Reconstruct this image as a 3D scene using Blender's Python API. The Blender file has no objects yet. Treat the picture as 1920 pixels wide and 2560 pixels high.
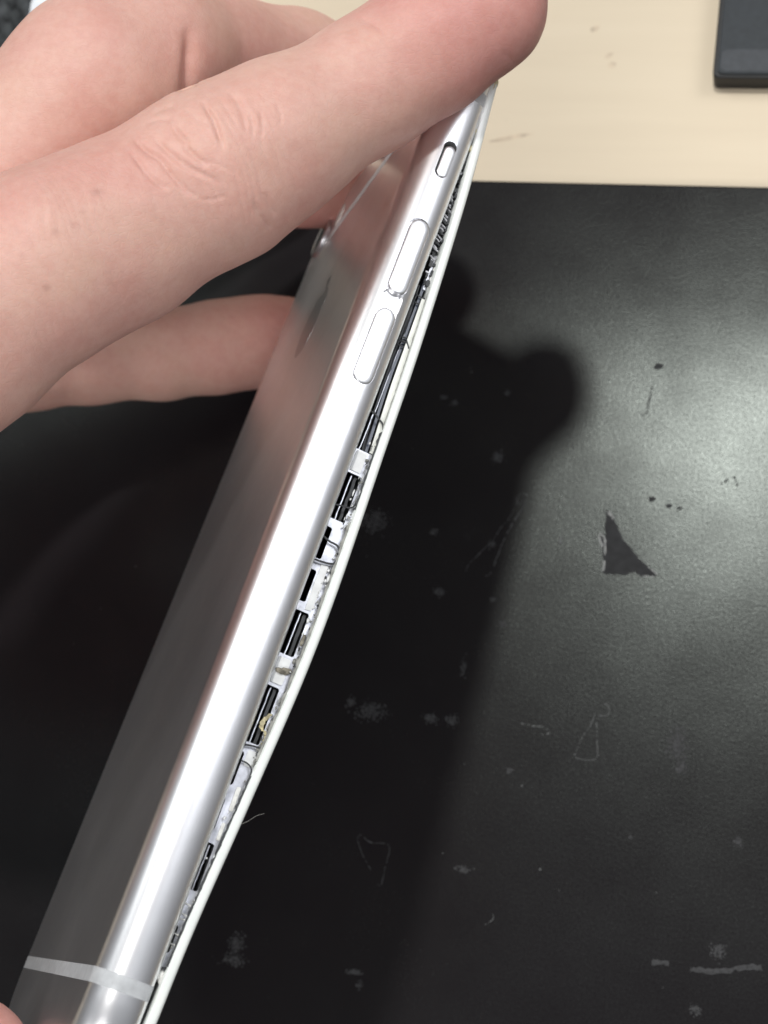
import bpy, bmesh, math, random
import numpy as np
from mathutils import Matrix, Vector, Euler

random.seed(7)
rng = np.random.default_rng(7)
C = bpy.context.scene
COL = C.collection
MM = 0.001

# ------------------------------------------------------------------ camera, world, lamps, exposure
CAM_P, CAM_R = [64.981,-65.341,252.846], [[0.967776,-0.071454,0.24146],[0.131541,0.961117,-0.242799],[-0.214723,0.266737,0.939546]]
cam_d = bpy.data.cameras.new("camera")
cam = bpy.data.objects.new("camera", cam_d); COL.objects.link(cam)
cam.matrix_world = Matrix.Translation(Vector(CAM_P) * MM) @ Matrix(CAM_R).to_4x4()
cam_d.sensor_fit = 'VERTICAL'; cam_d.sensor_height = 24.0
cam_d.lens = 12.0 / math.tan(math.radians(17.5))
cam_d.clip_start = 0.005; cam_d.clip_end = 20
cam_d.dof.use_dof = True
cam_d.dof.focus_distance = 0.190
cam_d.dof.aperture_fstop = 28
C.camera = cam

w = bpy.data.worlds.new("World"); C.world = w; w.use_nodes = True
bg = w.node_tree.nodes["Background"]
_nt = w.node_tree                      # an even room: pale ceiling overhead, dimmer walls towards the horizon
_tc = _nt.nodes.new('ShaderNodeTexCoord'); _sp = _nt.nodes.new('ShaderNodeSeparateXYZ'); _cr = _nt.nodes.new('ShaderNodeValToRGB')
_nt.links.new(_tc.outputs['Generated'], _sp.inputs[0]); _nt.links.new(_sp.outputs['Z'], _cr.inputs[0]); _nt.links.new(_cr.outputs[0], bg.inputs[0])
_e = _cr.color_ramp.elements
_e[0].position = 0.0; _e[0].color = (0.13, 0.133, 0.138, 1); _e[1].position = 0.6; _e[1].color = (0.32, 0.33, 0.345, 1)
bg.inputs[1].default_value = 1.0

def lamp(name, loc, target, size, power, color):
    d = bpy.data.lights.new(name, 'AREA'); d.shape = 'RECTANGLE' if isinstance(size, tuple) else 'DISK'
    if isinstance(size, tuple): d.size, d.size_y = size
    else: d.size = size
    d.energy = power; d.color = color
    o = bpy.data.objects.new(name, d); COL.objects.link(o)
    o.location = loc
    o.rotation_euler = (Vector(target) - Vector(loc)).to_track_quat('-Z', 'Y').to_euler()
    return o
LAMP = [27.686,503.419,1490.359]
lamp("bench_lamp", Vector(LAMP) * MM, (0, 0, 0.05), 0.11, 11.5, (1.0, 0.985, 0.95))
lamp("fill_panel", (0.95, 0.62, 1.05), (0, 0, 0.03), 0.75, 6.5, (0.94, 0.96, 1.0))  # unseen soft light, added for the screen-side half of the phone's edge highlight
lamp("fill_panel", (-0.85, 0.70, 1.10), (0, 0, 0.03), 0.55, 3.5, (0.96, 1.0, 0.99))  # unseen too, added to widen that highlight towards the phone's back
lamp("fill_panel", (-0.85, -0.62, 0.75), (-0.03, 0, 0.04), 0.6, 1.2, (1.0, 0.98, 0.96))  # unseen fill from the front left, added to light the thumb and finger undersides
lamp("fill_panel", (-0.12, -0.78, 1.05), (-0.02, 0, 0.04), 0.5, 5.2, (1.0, 0.98, 0.96))  # unseen fill from the viewer's side, added to brighten the shaded thumb
C.view_settings.view_transform = 'Standard'; C.view_settings.look = 'None'
C.view_settings.exposure = 0; C.view_settings.gamma = 1; C.view_settings.use_curve_mapping = False

# ------------------------------------------------------------------ helpers
def tag(o, label=None, cat=None, group=None, kind=None):
    for k, v in (('label', label), ('category', cat), ('group', group), ('kind', kind)):
        if v: o[k] = v
    return o

def thing(name, mat=None):
    o = bpy.data.objects.new(name, None); COL.objects.link(o)
    o.empty_display_size = 0.01
    if mat is not None: o.matrix_world = mat
    return o

def mesh_obj(name, V, F, mat, parent=None, smooth=True, angle=40, scale=MM):
    me = bpy.data.meshes.new(name)
    me.from_pydata([tuple(float(c) * scale for c in v) for v in V], [], [tuple(int(i) for i in f) for f in F])
    me.update()
    return link(name, me, mat, parent, smooth, angle)

def link(name, me, mat, parent=None, smooth=True, angle=40):
    if mat: 
        if len(me.materials) == 0: me.materials.append(mat)
        else: me.materials[0] = mat
    if smooth:
        me.shade_smooth(); me.set_sharp_from_angle(angle=math.radians(angle))
    o = bpy.data.objects.new(name, me); COL.objects.link(o)
    if parent: o.parent = parent
    return o

def evaluated(o):
    dg = bpy.context.evaluated_depsgraph_get()
    me = bpy.data.meshes.new_from_object(o.evaluated_get(dg), depsgraph=dg)
    return me

def box(V, F, lo, hi):
    b = len(V); x0, y0, z0 = lo; x1, y1, z1 = hi
    V += [(x0,y0,z0),(x1,y0,z0),(x1,y1,z0),(x0,y1,z0),(x0,y0,z1),(x1,y0,z1),(x1,y1,z1),(x0,y1,z1)]
    F += [tuple(b+i for i in f) for f in ((0,3,2,1),(4,5,6,7),(0,1,5,4),(1,2,6,5),(2,3,7,6),(3,0,4,7))]

def tube(pts, r, n=8, ends=True):
    P = [Vector(p) for p in pts]; V = []; F = []
    up = Vector((0.13, 0.21, 0.97))
    for i, p in enumerate(P):
        t = (P[min(i+1, len(P)-1)] - P[max(i-1, 0)]).normalized()
        a = t.cross(up); 
        if a.length < 1e-4: a = t.cross(Vector((1,0,0)))
        a.normalize(); b = t.cross(a)
        rr = r[i] if isinstance(r, (list, tuple)) else r
        for k in range(n):
            q = 2*math.pi*k/n
            V.append(p + a*(rr*math.cos(q)) + b*(rr*math.sin(q)))
    for i in range(len(P)-1):
        for k in range(n):
            F.append((i*n+k, i*n+(k+1) % n, (i+1)*n+(k+1) % n, (i+1)*n+k))
    if ends:
        F.append(tuple(range(n-1, -1, -1))); F.append(tuple((len(P)-1)*n+k for k in range(n)))
    return V, F

def smooth_line(pts, m=6):
    P = [np.array(p, float) for p in pts]; out = []
    for i in range(len(P)-1):
        p0 = P[max(i-1, 0)]; p1 = P[i]; p2 = P[i+1]; p3 = P[min(i+2, len(P)-1)]
        for j in range(m):
            t = j/m
            out.append(0.5*((2*p1)+(-p0+p2)*t+(2*p0-5*p1+4*p2-p3)*t*t+(-p0+3*p1-3*p2+p3)*t**3))
    out.append(P[-1]); return out

# ------------------------------------------------------------------ materials
def mat_new(name):
    m = bpy.data.materials.new(name); m.use_nodes = True
    nt = m.node_tree; b = nt.nodes["Principled BSDF"]
    return m, nt, b
def N(nt, t, **kw):
    n = nt.nodes.new(t)
    for k, v in kw.items(): setattr(n, k, v)
    return n
def noise(nt, vec, scale, detail=2, rough=0.5):
    n = N(nt, 'ShaderNodeTexNoise'); n.inputs['Scale'].default_value = scale
    n.inputs['Detail'].default_value = detail; n.inputs['Roughness'].default_value = rough
    nt.links.new(vec, n.inputs['Vector']); return n
def ramp(nt, fac, stops):
    r = N(nt, 'ShaderNodeValToRGB'); e = r.color_ramp.elements
    while len(e) < len(stops): e.new(0.5)
    for i, (p, c) in enumerate(stops):
        e[i].position = p; e[i].color = c if len(c) == 4 else (*c, 1)
    nt.links.new(fac, r.inputs[0]); return r
def g(v): return (v, v, v, 1)
def bump(nt, b, h, strength, dist, prev=None):
    n = N(nt, 'ShaderNodeBump'); n.inputs['Strength'].default_value = strength; n.inputs['Distance'].default_value = dist
    nt.links.new(h, n.inputs['Height'])
    if prev is not None: nt.links.new(prev.outputs[0], n.inputs['Normal'])
    nt.links.new(n.outputs[0], b.inputs['Normal']); return n
def simple(name, col, rough=0.5, metal=0.0, spec=0.5, grain=None):
    m, nt, b = mat_new(name)
    b.inputs['Base Color'].default_value = (*col, 1); b.inputs['Roughness'].default_value = rough
    b.inputs['Metallic'].default_value = metal; b.inputs['Specular IOR Level'].default_value = spec
    tc = N(nt, 'ShaderNodeTexCoord')
    sc, amt = grain if grain else (900, 0.12)
    n = noise(nt, tc.outputs['Object'], sc, 3)
    r = ramp(nt, n.outputs['Fac'], [(0.3, tuple(c*(1-amt) for c in col)), (0.7, tuple(min(1, c*(1+amt)) for c in col))])
    nt.links.new(r.outputs[0], b.inputs['Base Color'])
    n2 = noise(nt, tc.outputs['Object'], sc*2.3, 2)
    bump(nt, b, n2.outputs['Fac'], 0.15, 0.00003)
    return m

def make_aluminium():
    m, nt, b = mat_new("brushed aluminium")
    tc = N(nt, 'ShaderNodeTexCoord'); O = tc.outputs['Object']
    b.inputs['Metallic'].default_value = 1.0
    n = noise(nt, O, 260, 4, 0.6)
    r = ramp(nt, n.outputs['Fac'], [(0.25, (0.80, 0.80, 0.82)), (0.75, (0.87, 0.87, 0.885))])
    nt.links.new(r.outputs[0], b.inputs['Base Color'])
    n3 = noise(nt, O, 60, 3)
    rr = ramp(nt, n3.outputs['Fac'], [(0.3, g(0.315)), (0.7, g(0.335))])
    nt.links.new(rr.outputs[0], b.inputs['Roughness'])
    n2 = noise(nt, O, 6500, 1)
    b1 = bump(nt, b, n2.outputs['Fac'], 0.16, 0.00002)
    nk = noise(nt, O, 900, 2, 0.4); nr = ramp(nt, nk.outputs['Fac'], [(0.77, g(1)), (0.80, g(0))])
    bump(nt, b, nr.outputs[0], 0.5, 0.00006, b1)
    return m
M_ALU = make_aluminium()
M_BAND = simple("antenna plastic", (0.47, 0.485, 0.50), 0.42)
M_WHITE = simple("white bezel plastic", (0.80, 0.81, 0.76), 0.35, grain=(500, 0.06))
def make_glass_white():
    m, nt, b = mat_new("white backed glass")
    tc = N(nt, 'ShaderNodeTexCoord'); O = tc.outputs['Object']
    n = noise(nt, O, 500, 4); 
    r = ramp(nt, n.outputs['Fac'], [(0.3, (0.82, 0.86, 0.83)), (0.6, (0.87, 0.90, 0.87)), (0.8, (0.88, 0.89, 0.84))])
    nt.links.new(r.outputs[0], b.inputs['Base Color']); b.inputs['Roughness'].default_value = 0.22
    b.inputs['Coat Weight'].default_value = 0.5; b.inputs['Coat Roughness'].default_value = 0.08
    return m
M_GLASS = make_glass_white()
M_STEEL = simple("bare steel sheet", (0.60, 0.61, 0.66), 0.42, 0.85, grain=(650, 0.30))
M_CONT = simple("dull contact metal", (0.42, 0.42, 0.44), 0.45, 0.8, grain=(900, 0.4))
M_TAPE = simple("white adhesive tape", (0.72, 0.73, 0.73), 0.55, grain=(700, 0.12))
M_BLACK = simple("black battery wrap", (0.006, 0.006, 0.008), 0.35)
M_FLEX = simple("slate ribbon film", (0.05, 0.06, 0.09), 0.28, 0.0, 0.6)
M_WIRE = simple("dark gasket", (0.035, 0.037, 0.04), 0.5)
M_GREY = simple("grey gasket", (0.27, 0.27, 0.25), 0.7, grain=(900, 0.35))
M_SLOT = simple("dark slot plastic", (0.10, 0.10, 0.09), 0.6)
M_GLUE = simple("yellowed glue", (0.62, 0.56, 0.36), 0.55, grain=(900, 0.4))
M_TAN = simple("tan grit", (0.22, 0.20, 0.16), 0.8, grain=(1200, 0.5))
M_FOAM = simple("white foam", (0.75, 0.75, 0.72), 0.8, grain=(1500, 0.15))
M_LENS = simple("lens glass", (0.005, 0.005, 0.01), 0.08)
M_LOGO = simple("polished inlay", (0.55, 0.55, 0.57), 0.30, 1.0, grain=(200, 0.03))
M_HAIR = simple("pale fibre", (0.25, 0.24, 0.22), 0.6)

def make_mat_rubber():
    m, nt, b = mat_new("black rubber")
    tc = N(nt, 'ShaderNodeTexCoord'); O = tc.outputs['Object']
    big = noise(nt, O, 22, 3)
    scuff = noise(nt, O, 95, 6, 0.65)
    c = ramp(nt, scuff.outputs['Fac'], [(0.0, (0.0102, 0.0082, 0.0096)), (0.66, (0.0110, 0.0089, 0.0102)), (0.80, (0.020, 0.0185, 0.0195))])
    nt.links.new(c.outputs[0], b.inputs['Base Color'])
    gr = noise(nt, O, 1900, 2, 0.6)
    gr2 = noise(nt, O, 5200, 1)
    mix = N(nt, 'ShaderNodeMath', operation='ADD'); nt.links.new(gr.outputs['Fac'], mix.inputs[0]); nt.links.new(gr2.outputs['Fac'], mix.inputs[1])
    rr = ramp(nt, big.outputs['Fac'], [(0.3, g(0.215)), (0.7, g(0.26))])
    nt.links.new(rr.outputs[0], b.inputs['Roughness'])
    b.inputs['Specular IOR Level'].default_value = 0.36
    b.inputs['Specular Tint'].default_value = (0.90, 1.0, 0.945, 1)
    spn = noise(nt, O, 2600, 3, 0.75); sp = ramp(nt, spn.outputs['Fac'], [(0.34, g(0.15)), (0.66, g(0.40))])
    # worn, duller strip along the far edge and blotchy gloss elsewhere
    sx = N(nt, 'ShaderNodeSeparateXYZ'); nt.links.new(O, sx.inputs[0])
    wn = noise(nt, O, 38, 4, 0.55)
    ad = N(nt, 'ShaderNodeMath', operation='MULTIPLY_ADD'); nt.links.new(wn.outputs['Fac'], ad.inputs[0]); ad.inputs[1].default_value = 0.024; nt.links.new(sx.outputs['Y'], ad.inputs[2])
    wr = ramp(nt, ad.outputs[0], [(0.036, g(1.0)), (0.054, g(0.45))])
    bl = noise(nt, O, 60, 5, 0.6); blr = ramp(nt, bl.outputs['Fac'], [(0.35, g(0.72)), (0.6, g(1.0))])
    m1 = N(nt, 'ShaderNodeMath', operation='MULTIPLY'); nt.links.new(wr.outputs[0], m1.inputs[0]); nt.links.new(blr.outputs[0], m1.inputs[1])
    m2 = N(nt, 'ShaderNodeMath', operation='MULTIPLY'); nt.links.new(m1.outputs[0], m2.inputs[0]); nt.links.new(sp.outputs[0], m2.inputs[1])
    nt.links.new(m2.outputs[0], b.inputs['Specular IOR Level'])
    bump(nt, b, mix.outputs[0], 0.14, 0.00007)
    return m
M_RUB = make_mat_rubber()
M_SCR = simple("pale scuff", (0.085, 0.088, 0.088), 0.75, grain=(2500, 0.6))
M_FRAY = simple("frayed rubber edge", (0.20, 0.205, 0.20), 0.5, grain=(2500, 0.4))
M_SWIPE = simple("grey swipe", (0.030, 0.030, 0.032), 0.7, grain=(2500, 0.6))
M_TEAR = simple("torn underlayer", (0.016, 0.0165, 0.018), 0.60, 0, 0.22, grain=(800, 0.35))

def make_table():
    m, nt, b = mat_new("beige laminate")
    tc = N(nt, 'ShaderNodeTexCoord'); O = tc.outputs['Object']
    mp = N(nt, 'ShaderNodeMapping'); mp.inputs['Scale'].default_value = (14, 170, 30); nt.links.new(O, mp.inputs[0])
    n = noise(nt, mp.outputs[0], 1.0, 5, 0.6)
    r = ramp(nt, n.outputs['Fac'], [(0.3, (0.655, 0.55, 0.405)), (0.55, (0.68, 0.575, 0.425)), (0.75, (0.695, 0.59, 0.44))])
    n2 = noise(nt, O, 75, 3)
    sp = ramp(nt, n2.outputs['Fac'], [(0.70, g(1.0)), (0.80, g(0.86))])
    mx = N(nt, 'ShaderNodeMix', data_type='RGBA', blend_type='MULTIPLY'); mx.inputs['Factor'].default_value = 1
    nt.links.new(r.outputs[0], mx.inputs['A']); nt.links.new(sp.outputs[0], mx.inputs['B'])
    nt.links.new(mx.outputs['Result'], b.inputs['Base Color'])
    b.inputs['Roughness'].default_value = 0.55
    bump(nt, b, n.outputs['Fac'], 0.08, 0.0002)
    return m
M_TABLE = make_table()
M_STAIN = simple("brown stain", (0.585, 0.475, 0.345), 0.6, grain=(700, 0.2))
M_DEV = simple("slate glass", (0.030, 0.035, 0.040), 0.5, 0, 0.25)
M_DEVRIM = simple("black rim", (0.008, 0.008, 0.009), 0.5)
M_CLOTH = simple("speckled dark fleece", (0.05, 0.054, 0.056), 0.95, 0, 0.1, grain=(420, 0.75))
M_PAPER = simple("white paper", (0.82, 0.86, 0.90), 0.8)

def make_skin():
    m, nt, b = mat_new("skin")
    tc = N(nt, 'ShaderNodeTexCoord'); O = tc.outputs['Object']
    at = N(nt, 'ShaderNodeAttribute', attribute_name='tint')
    sep = N(nt, 'ShaderNodeSeparateColor'); nt.links.new(at.outputs['Color'], sep.inputs[0])
    n1 = noise(nt, O, 75, 4, 0.6)
    base = ramp(nt, n1.outputs['Fac'], [(0.25, (0.63, 0.355, 0.295)), (0.5, (0.665, 0.415, 0.345)), (0.75, (0.685, 0.46, 0.365))])
    mr = N(nt, 'ShaderNodeMix', data_type='RGBA'); mr.inputs['B'].default_value = (0.58, 0.235, 0.215, 1)
    nt.links.new(sep.outputs[0], mr.inputs['Factor']); nt.links.new(base.outputs[0], mr.inputs['A'])
    ms = N(nt, 'ShaderNodeMix', data_type='RGBA'); ms.inputs['B'].default_value = (0.22, 0.085, 0.06, 1)
    nt.links.new(sep.outputs[1], ms.inputs['Factor']); nt.links.new(mr.outputs['Result'], ms.inputs['A'])
    n2 = noise(nt, O, 620, 3, 0.7)
    mot = ramp(nt, n2.outputs['Fac'], [(0.35, (0.95, 0.90, 0.89)), (0.65, (1.0, 1.0, 1.0))])
    mm_ = N(nt, 'ShaderNodeMix', data_type='RGBA', blend_type='MULTIPLY'); mm_.inputs['Factor'].default_value = 1
    nt.links.new(ms.outputs['Result'], mm_.inputs['A']); nt.links.new(mot.outputs[0], mm_.inputs['B'])
    nt.links.new(mm_.outputs['Result'], b.inputs['Base Color'])
    b.inputs['Roughness'].default_value = 0.50
    b.inputs['Specular IOR Level'].default_value = 0.38
    b.inputs['Subsurface Weight'].default_value = 0.22
    b.inputs['Subsurface Radius'].default_value = (1.0, 0.35, 0.2)
    b.inputs['Subsurface Scale'].default_value = 0.0009
    v = N(nt, 'ShaderNodeTexVoronoi', feature='DISTANCE_TO_EDGE'); v.inputs['Scale'].default_value = 900
    mp = N(nt, 'ShaderNodeMapping'); mp.inputs['Scale'].default_value = (1.0, 1.7, 1.2); mp.inputs['Rotation'].default_value = (0.3, 0.2, 0.6)
    nt.links.new(O, mp.inputs[0]); nt.links.new(mp.outputs[0], v.inputs['Vector'])
    vr = ramp(nt, v.outputs['Distance'], [(0.0, g(0)), (0.12, g(1))])
    b1 = bump(nt, b, vr.outputs[0], 0.22, 0.00006)
    n3 = noise(nt, O, 380, 4, 0.65)
    bump(nt, b, n3.outputs['Fac'], 0.22, 0.00025, b1)
    return m
M_SKIN = make_skin()

# ------------------------------------------------------------------ table, mat and the things lying around
def slab(name, x0, x1, y0, y1, z0, z1, mat, parent=None, bev=0.5, seg=3, rad=0.0):
    bm = bmesh.new()
    if rad > 0:
        vs = []
        for cx, cy, a0 in ((x1-rad, y1-rad, 0), (x0+rad, y1-rad, 90), (x0+rad, y0+rad, 180), (x1-rad, y0+rad, 270)):
            for k in range(9):
                a = math.radians(a0 + 90*k/8); vs.append(bm.verts.new(((cx+rad*math.cos(a))*MM, (cy+rad*math.sin(a))*MM, z0*MM)))
        f = bm.faces.new(vs)
    else:
        f = bm.faces.new([bm.verts.new((x*MM, y*MM, z0*MM)) for x, y in ((x0,y0),(x1,y0),(x1,y1),(x0,y1))])
    r = bmesh.ops.extrude_face_region(bm, geom=[f])
    top = [v for v in r['geom'] if isinstance(v, bmesh.types.BMVert)]
    for v in top: v.co.z = z1*MM
    bmesh.ops.recalc_face_normals(bm, faces=bm.faces)
    if bev:
        ed = [e for e in bm.edges if all(abs(v.co.z - z1*MM) < 1e-7 for v in e.verts)]
        bmesh.ops.bevel(bm, geom=ed, offset=bev*MM, segments=seg, profile=0.5, affect='EDGES')
    me = bpy.data.meshes.new(name); bm.to_mesh(me); bm.free()
    o = link(name, me, mat, parent, True, 35)
    for p in me.polygons:
        if abs(p.normal.z) > 0.99: p.use_smooth = False      # the flat faces stay flat
    big = {p.index for p in me.polygons if abs(p.normal.z) > 0.99}
    cnt = {}
    for p in me.polygons:
        for ek in p.edge_keys: cnt.setdefault(tuple(sorted(ek)), []).append(p.index in big)
    for e in me.edges:
        if True in cnt.get(tuple(sorted(e.vertices)), []): e.use_edge_sharp = True
    return o

table = slab("table", -450, 550, -380, 420, -28, -3, M_TABLE, bev=1.5)
tag(table, "beige wood-look tabletop running behind and under the black mat", "table")
for (x, y, sx, sy, a) in [[28.476,86.62,0.9,0.5,0.7],[29.223,84.8,0.8,0.6,0.2],[25.494,91.943,0.9,0.55,0.5],[12.967,70.4,4.2,0.42,0.22]]:
    V = [(0, 0, 0)]; n = 18
    for k in range(n):
        q = 2*math.pi*k/n; rr = 0.8 + 0.35*random.random()
        V.append((sx*rr*math.cos(q), sy*rr*math.sin(q), 0))
    V = [(x + p*math.cos(a) - q*math.sin(a), y + p*math.sin(a) + q*math.cos(a), -2.99) for p, q, _ in V]
    mesh_obj("stain", V, [(0, 1+k, 1+(k+1) % n) for k in range(n)], M_STAIN, table)

mat = slab("work_mat", -260, 300, -300, 60.65, -3.0 + 0.004, 0.0, M_RUB, bev=0.5)
tag(mat, "scuffed black rubber work mat with scratches and a torn triangular patch", "mat")

# torn triangle: a ragged sunken-looking flap of the underlayer
def flat_poly(name, pts, z, mat_, parent, jag=0.0):
    P = []
    for i, p in enumerate(pts):
        a = np.array(p); b2 = np.array(pts[(i+1) % len(pts)])
        m = max(2, int(np.linalg.norm(b2-a)/0.6))
        for k in range(m): P.append(a + (b2-a)*k/m + rng.normal(0, jag, 2))
    bm = bmesh.new()
    f = bm.faces.new([bm.verts.new((p[0]*MM, p[1]*MM, z*MM)) for p in P])
    if f.normal.z < 0: f.normal_flip()
    f.normal_update()
    if f.normal.z < 0: bmesh.ops.reverse_faces(bm, faces=[f])
    bmesh.ops.triangulate(bm, faces=bm.faces)
    me = bpy.data.meshes.new(name); bm.to_mesh(me); bm.free()
    return link(name, me, mat_, parent, False)
tear = flat_poly("torn_patch", [[36.511,3.184],[37.803,1.831],[39.477,-1.166],[42.543,-4.497],[44.029,-5.796],[45.509,-7.089],[43.036,-7.366],[41.845,-6.804],[40.302,-7.405],[38.689,-7.302],[37.105,-7.553],[36.479,-3.077],[35.773,-1.094],[36.798,-2.094]], 0.03, M_TEAR, mat, 0.08)

def ribbon(pts, wd, z, wob=0.35, gap=0.12):
    P = smooth_line([(p[0], p[1], 0) for p in pts], 7); V = []; F = []
    for i, p in enumerate(P):
        t = P[min(i+1, len(P)-1)] - P[max(i-1, 0)]; t = t/ (np.linalg.norm(t)+1e-9); nrm = np.array((-t[1], t[0], 0))
        ww = wd*0.5*(1+wob*rng.normal()); j = rng.normal(0, wd*0.18, 3)
        V += [p + nrm*ww + (j[0], j[1], z), p - nrm*ww + (j[0], j[1], z)]
    for i in range(len(P)-1):
        if rng.random() > gap: F.append((2*i, 2*i+1, 2*i+3, 2*i+2))
    return V, F
for k, s in {"tri":{"p":[[2.974,-53.216],[3.332,-52.627],[5.223,-53.578],[8.088,-53.738],[7.934,-57.422],[7.726,-59.726],[7.042,-59.811]],"w":0.25},"tri2":{"p":[[2.916,-53.433],[4.214,-55.793],[5.704,-57.696]],"w":0.2},"tag1":{"p":[[38.033,-29.703],[37.411,-31.883],[36.52,-33.454],[35.88,-35.416],[35.743,-36.941],[38.824,-36.775],[38.699,-33.855],[38.325,-30.943]],"w":0.14},"tag2":{"p":[[39.135,-28.106],[39.925,-28.451],[40.185,-29.399],[39.737,-29.952],[38.499,-30.164]],"w":0.22},"dash":{"p":[[26.652,-32.491],[28.603,-32.715],[30.307,-32.708],[31.252,-33.585],[30.014,-33.927]],"w":0.22},"swipe":{"p":[[49.859,-65.708],[52.443,-65.749]],"w":0.8},"swipe2":{"p":[[55.622,-66.018],[58.369,-66.032],[62.2,-65.204],[66.009,-64.381]],"w":0.9},"chain1":{"p":[[22.436,4.846],[21.835,3.818],[22.391,3.121],[23.309,3.434],[23.423,4.547],[22.667,4.911]],"w":0.3},"chain2":{"p":[[23.336,3.19],[22.374,1.16],[21.232,-1.369],[20.33,-3.872],[19.845,-5.85],[19.182,-8.32],[18.706,-9.324],[18.103,-9.254]],"w":0.25},"chain3":{"p":[[21.918,3.087],[21.011,0.568],[19.786,-1.236],[18.828,-3.261],[17.994,-4.3],[16.745,-5.857],[15.288,-7.673],[14.959,-8.911]],"w":0.2},"tick":{"p":[[25.584,-61.957],[25.677,-62.752],[24.533,-63.706]],"w":0.15},"hook":{"p":[[41.954,24.552],[41.712,22.837],[41.388,19.854],[40.629,19.47]],"w":0.3},"nick":{"p":[[29.8,-1.765],[29.656,-3.416]],"w":0.35},"nick2":{"p":[[54.257,8.646],[56.069,9.998],[56.765,8.415]],"w":0.3}}.items():
    m_ = M_SWIPE if k.startswith(('swipe', 'tri', 'chain')) else (M_TEAR if k in ('hook', 'nick2') else M_SCR)
    sw_ = k.startswith('swipe'); V, F = ribbon(s['p'], s['w']*(0.55 if k.startswith('tri') else 0.8), 0.035, 0.25 if sw_ else 0.4, 0.0 if sw_ else 0.22)
    mesh_obj("scratch", V, F, m_, mat, False)
_T = [[36.511,3.184],[37.803,1.831],[39.477,-1.166],[42.543,-4.497],[44.029,-5.796],[45.509,-7.089],[43.036,-7.366],[41.845,-6.804],[40.302,-7.405],[38.689,-7.302],[37.105,-7.553],[36.479,-3.077],[35.773,-1.094],[36.798,-2.094]]
for pts_, wd_ in ((_T[11:14]+[_T[10]], 0.22), ([_T[0], _T[1]], 0.45), (_T[4:7], 0.18)):
    V, F = ribbon(pts_, wd_, 0.05, 0.5, 0.25); mesh_obj("frayed_edge", V, F, M_FRAY, mat, False)
def speckles(spots):
    V, F = [], []
    for (x, y, sx, sy) in spots:
        for _ in range(int(45 + 60*sx*sy)):
            q = rng.normal(0, 0.38, 2) * (sx, sy); r = abs(rng.normal(0.0, 0.075))*min(1, sx) + 0.03
            b0 = len(V); n = 6; a0 = rng.random()*6.28; zz = 0.02 + 0.02*rng.random()
            for k in range(n):
                a = a0 + 6.283*k/n; rr = r*(0.5 + 0.8*rng.random())
                V.append((x+q[0]+rr*math.cos(a), y+q[1]+rr*math.sin(a), zz))
            F.append(tuple(range(b0, b0+n)))
    return V, F
V, F = speckles([[2.398,-33.128,3.2,2.0],[12.184,-33.212,1.6,1.2],[15.607,-33.205,1.3,1.2],[-1.155,-31.866,1.0,1.0],[51.022,-33.382,2.0,3.5],[51.929,-36.799,1.2,1.2],[59.497,-63.057,1.4,1.6],[61.18,-46.9,0.9,1.0],[56.884,-71.69,1.2,1.0],[25.708,-40.01,0.7,0.6],[45.196,-47.997,0.4,0.4],[16.407,-24.741,0.7,1.8],[20.216,-55.913,1.6,0.7],[17.889,10.743,1.1,1.4],[10.899,-12.744,1.1,0.8],[19.87,-13.195,0.7,0.5],[21.842,-17.061,0.8,0.6],[18.6,-4.084,0.7,0.8],[18.25,21.925,0.6,0.6],[7.538,20.527,0.8,0.5],[9.539,19.684,0.8,0.6],[-1.358,-1.653,3.0,2.4],[8.812,-2.769,0.9,0.7],[5.366,-73.307,1.8,0.6],[6.267,-75.117,0.7,0.8],[-14.261,-71.743,1.6,2.2],[-14.243,-74.217,2.5,1.2]])
tag(mesh_obj("scuff_flakes", V, F, M_SWIPE, mat, False), kind="stuff")
rs = [(rng.uniform(-60, 75), rng.uniform(-95, 60), 0.25, 0.25) for _ in range(70)]
V, F = [], []
for (x, y, sx, sy) in rs:
    b0 = len(V); r = 0.05 + 0.13*rng.random()**2; n = 6
    for k in range(n):
        a = 6.283*k/n; rr = r*(0.5+0.8*rng.random()); V.append((x+rr*math.cos(a), y+rr*math.sin(a), 0.03))
    F.append(tuple(range(b0, b0+n)))
tag(mesh_obj("dust", V, F, M_SCR, mat, False), kind="stuff")
for (x, y, r) in [[43.494,5.42,0.8],[46.497,4.493,0.7],[48.073,4.201,0.6],[42.647,27.92,1.0]]:
    n = 14; V = [(x + r*0.8*(0.6+0.6*random.random())*math.cos(6.283*k/n), y + r*0.6*(0.6+0.6*random.random())*math.sin(6.283*k/n), 0.03) for k in range(n)]
    mesh_obj("pit", V, [tuple(range(n))], M_TEAR, mat, False)

# flat slate device on the table
dev = thing("tablet", Matrix.Translation((*(Vector([47.016,80.323])*MM), -0.003)))
tag(dev, "dark slate flat device with a black rim lying on the beige tabletop", "tablet")
def at_dev(o): o.parent = dev; return o
slab("rim", 0, 150, 0, 95, 0.02, 3.6, M_DEVRIM, dev, 0.35, 3, 1.2)
slab("screen", 0.75, 149.2, 0.55, 94.3, 3.602, 4.0, M_DEV, dev, 0.2, 2, 1.0)
slab("screen_border", 1.2, 148.8, 1.0, 5.2, 4.002, 4.06, simple("smoky strip", (0.048, 0.053, 0.060), 0.45, 0, 0.25), dev, 0.03, 1, 1.2)

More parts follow.
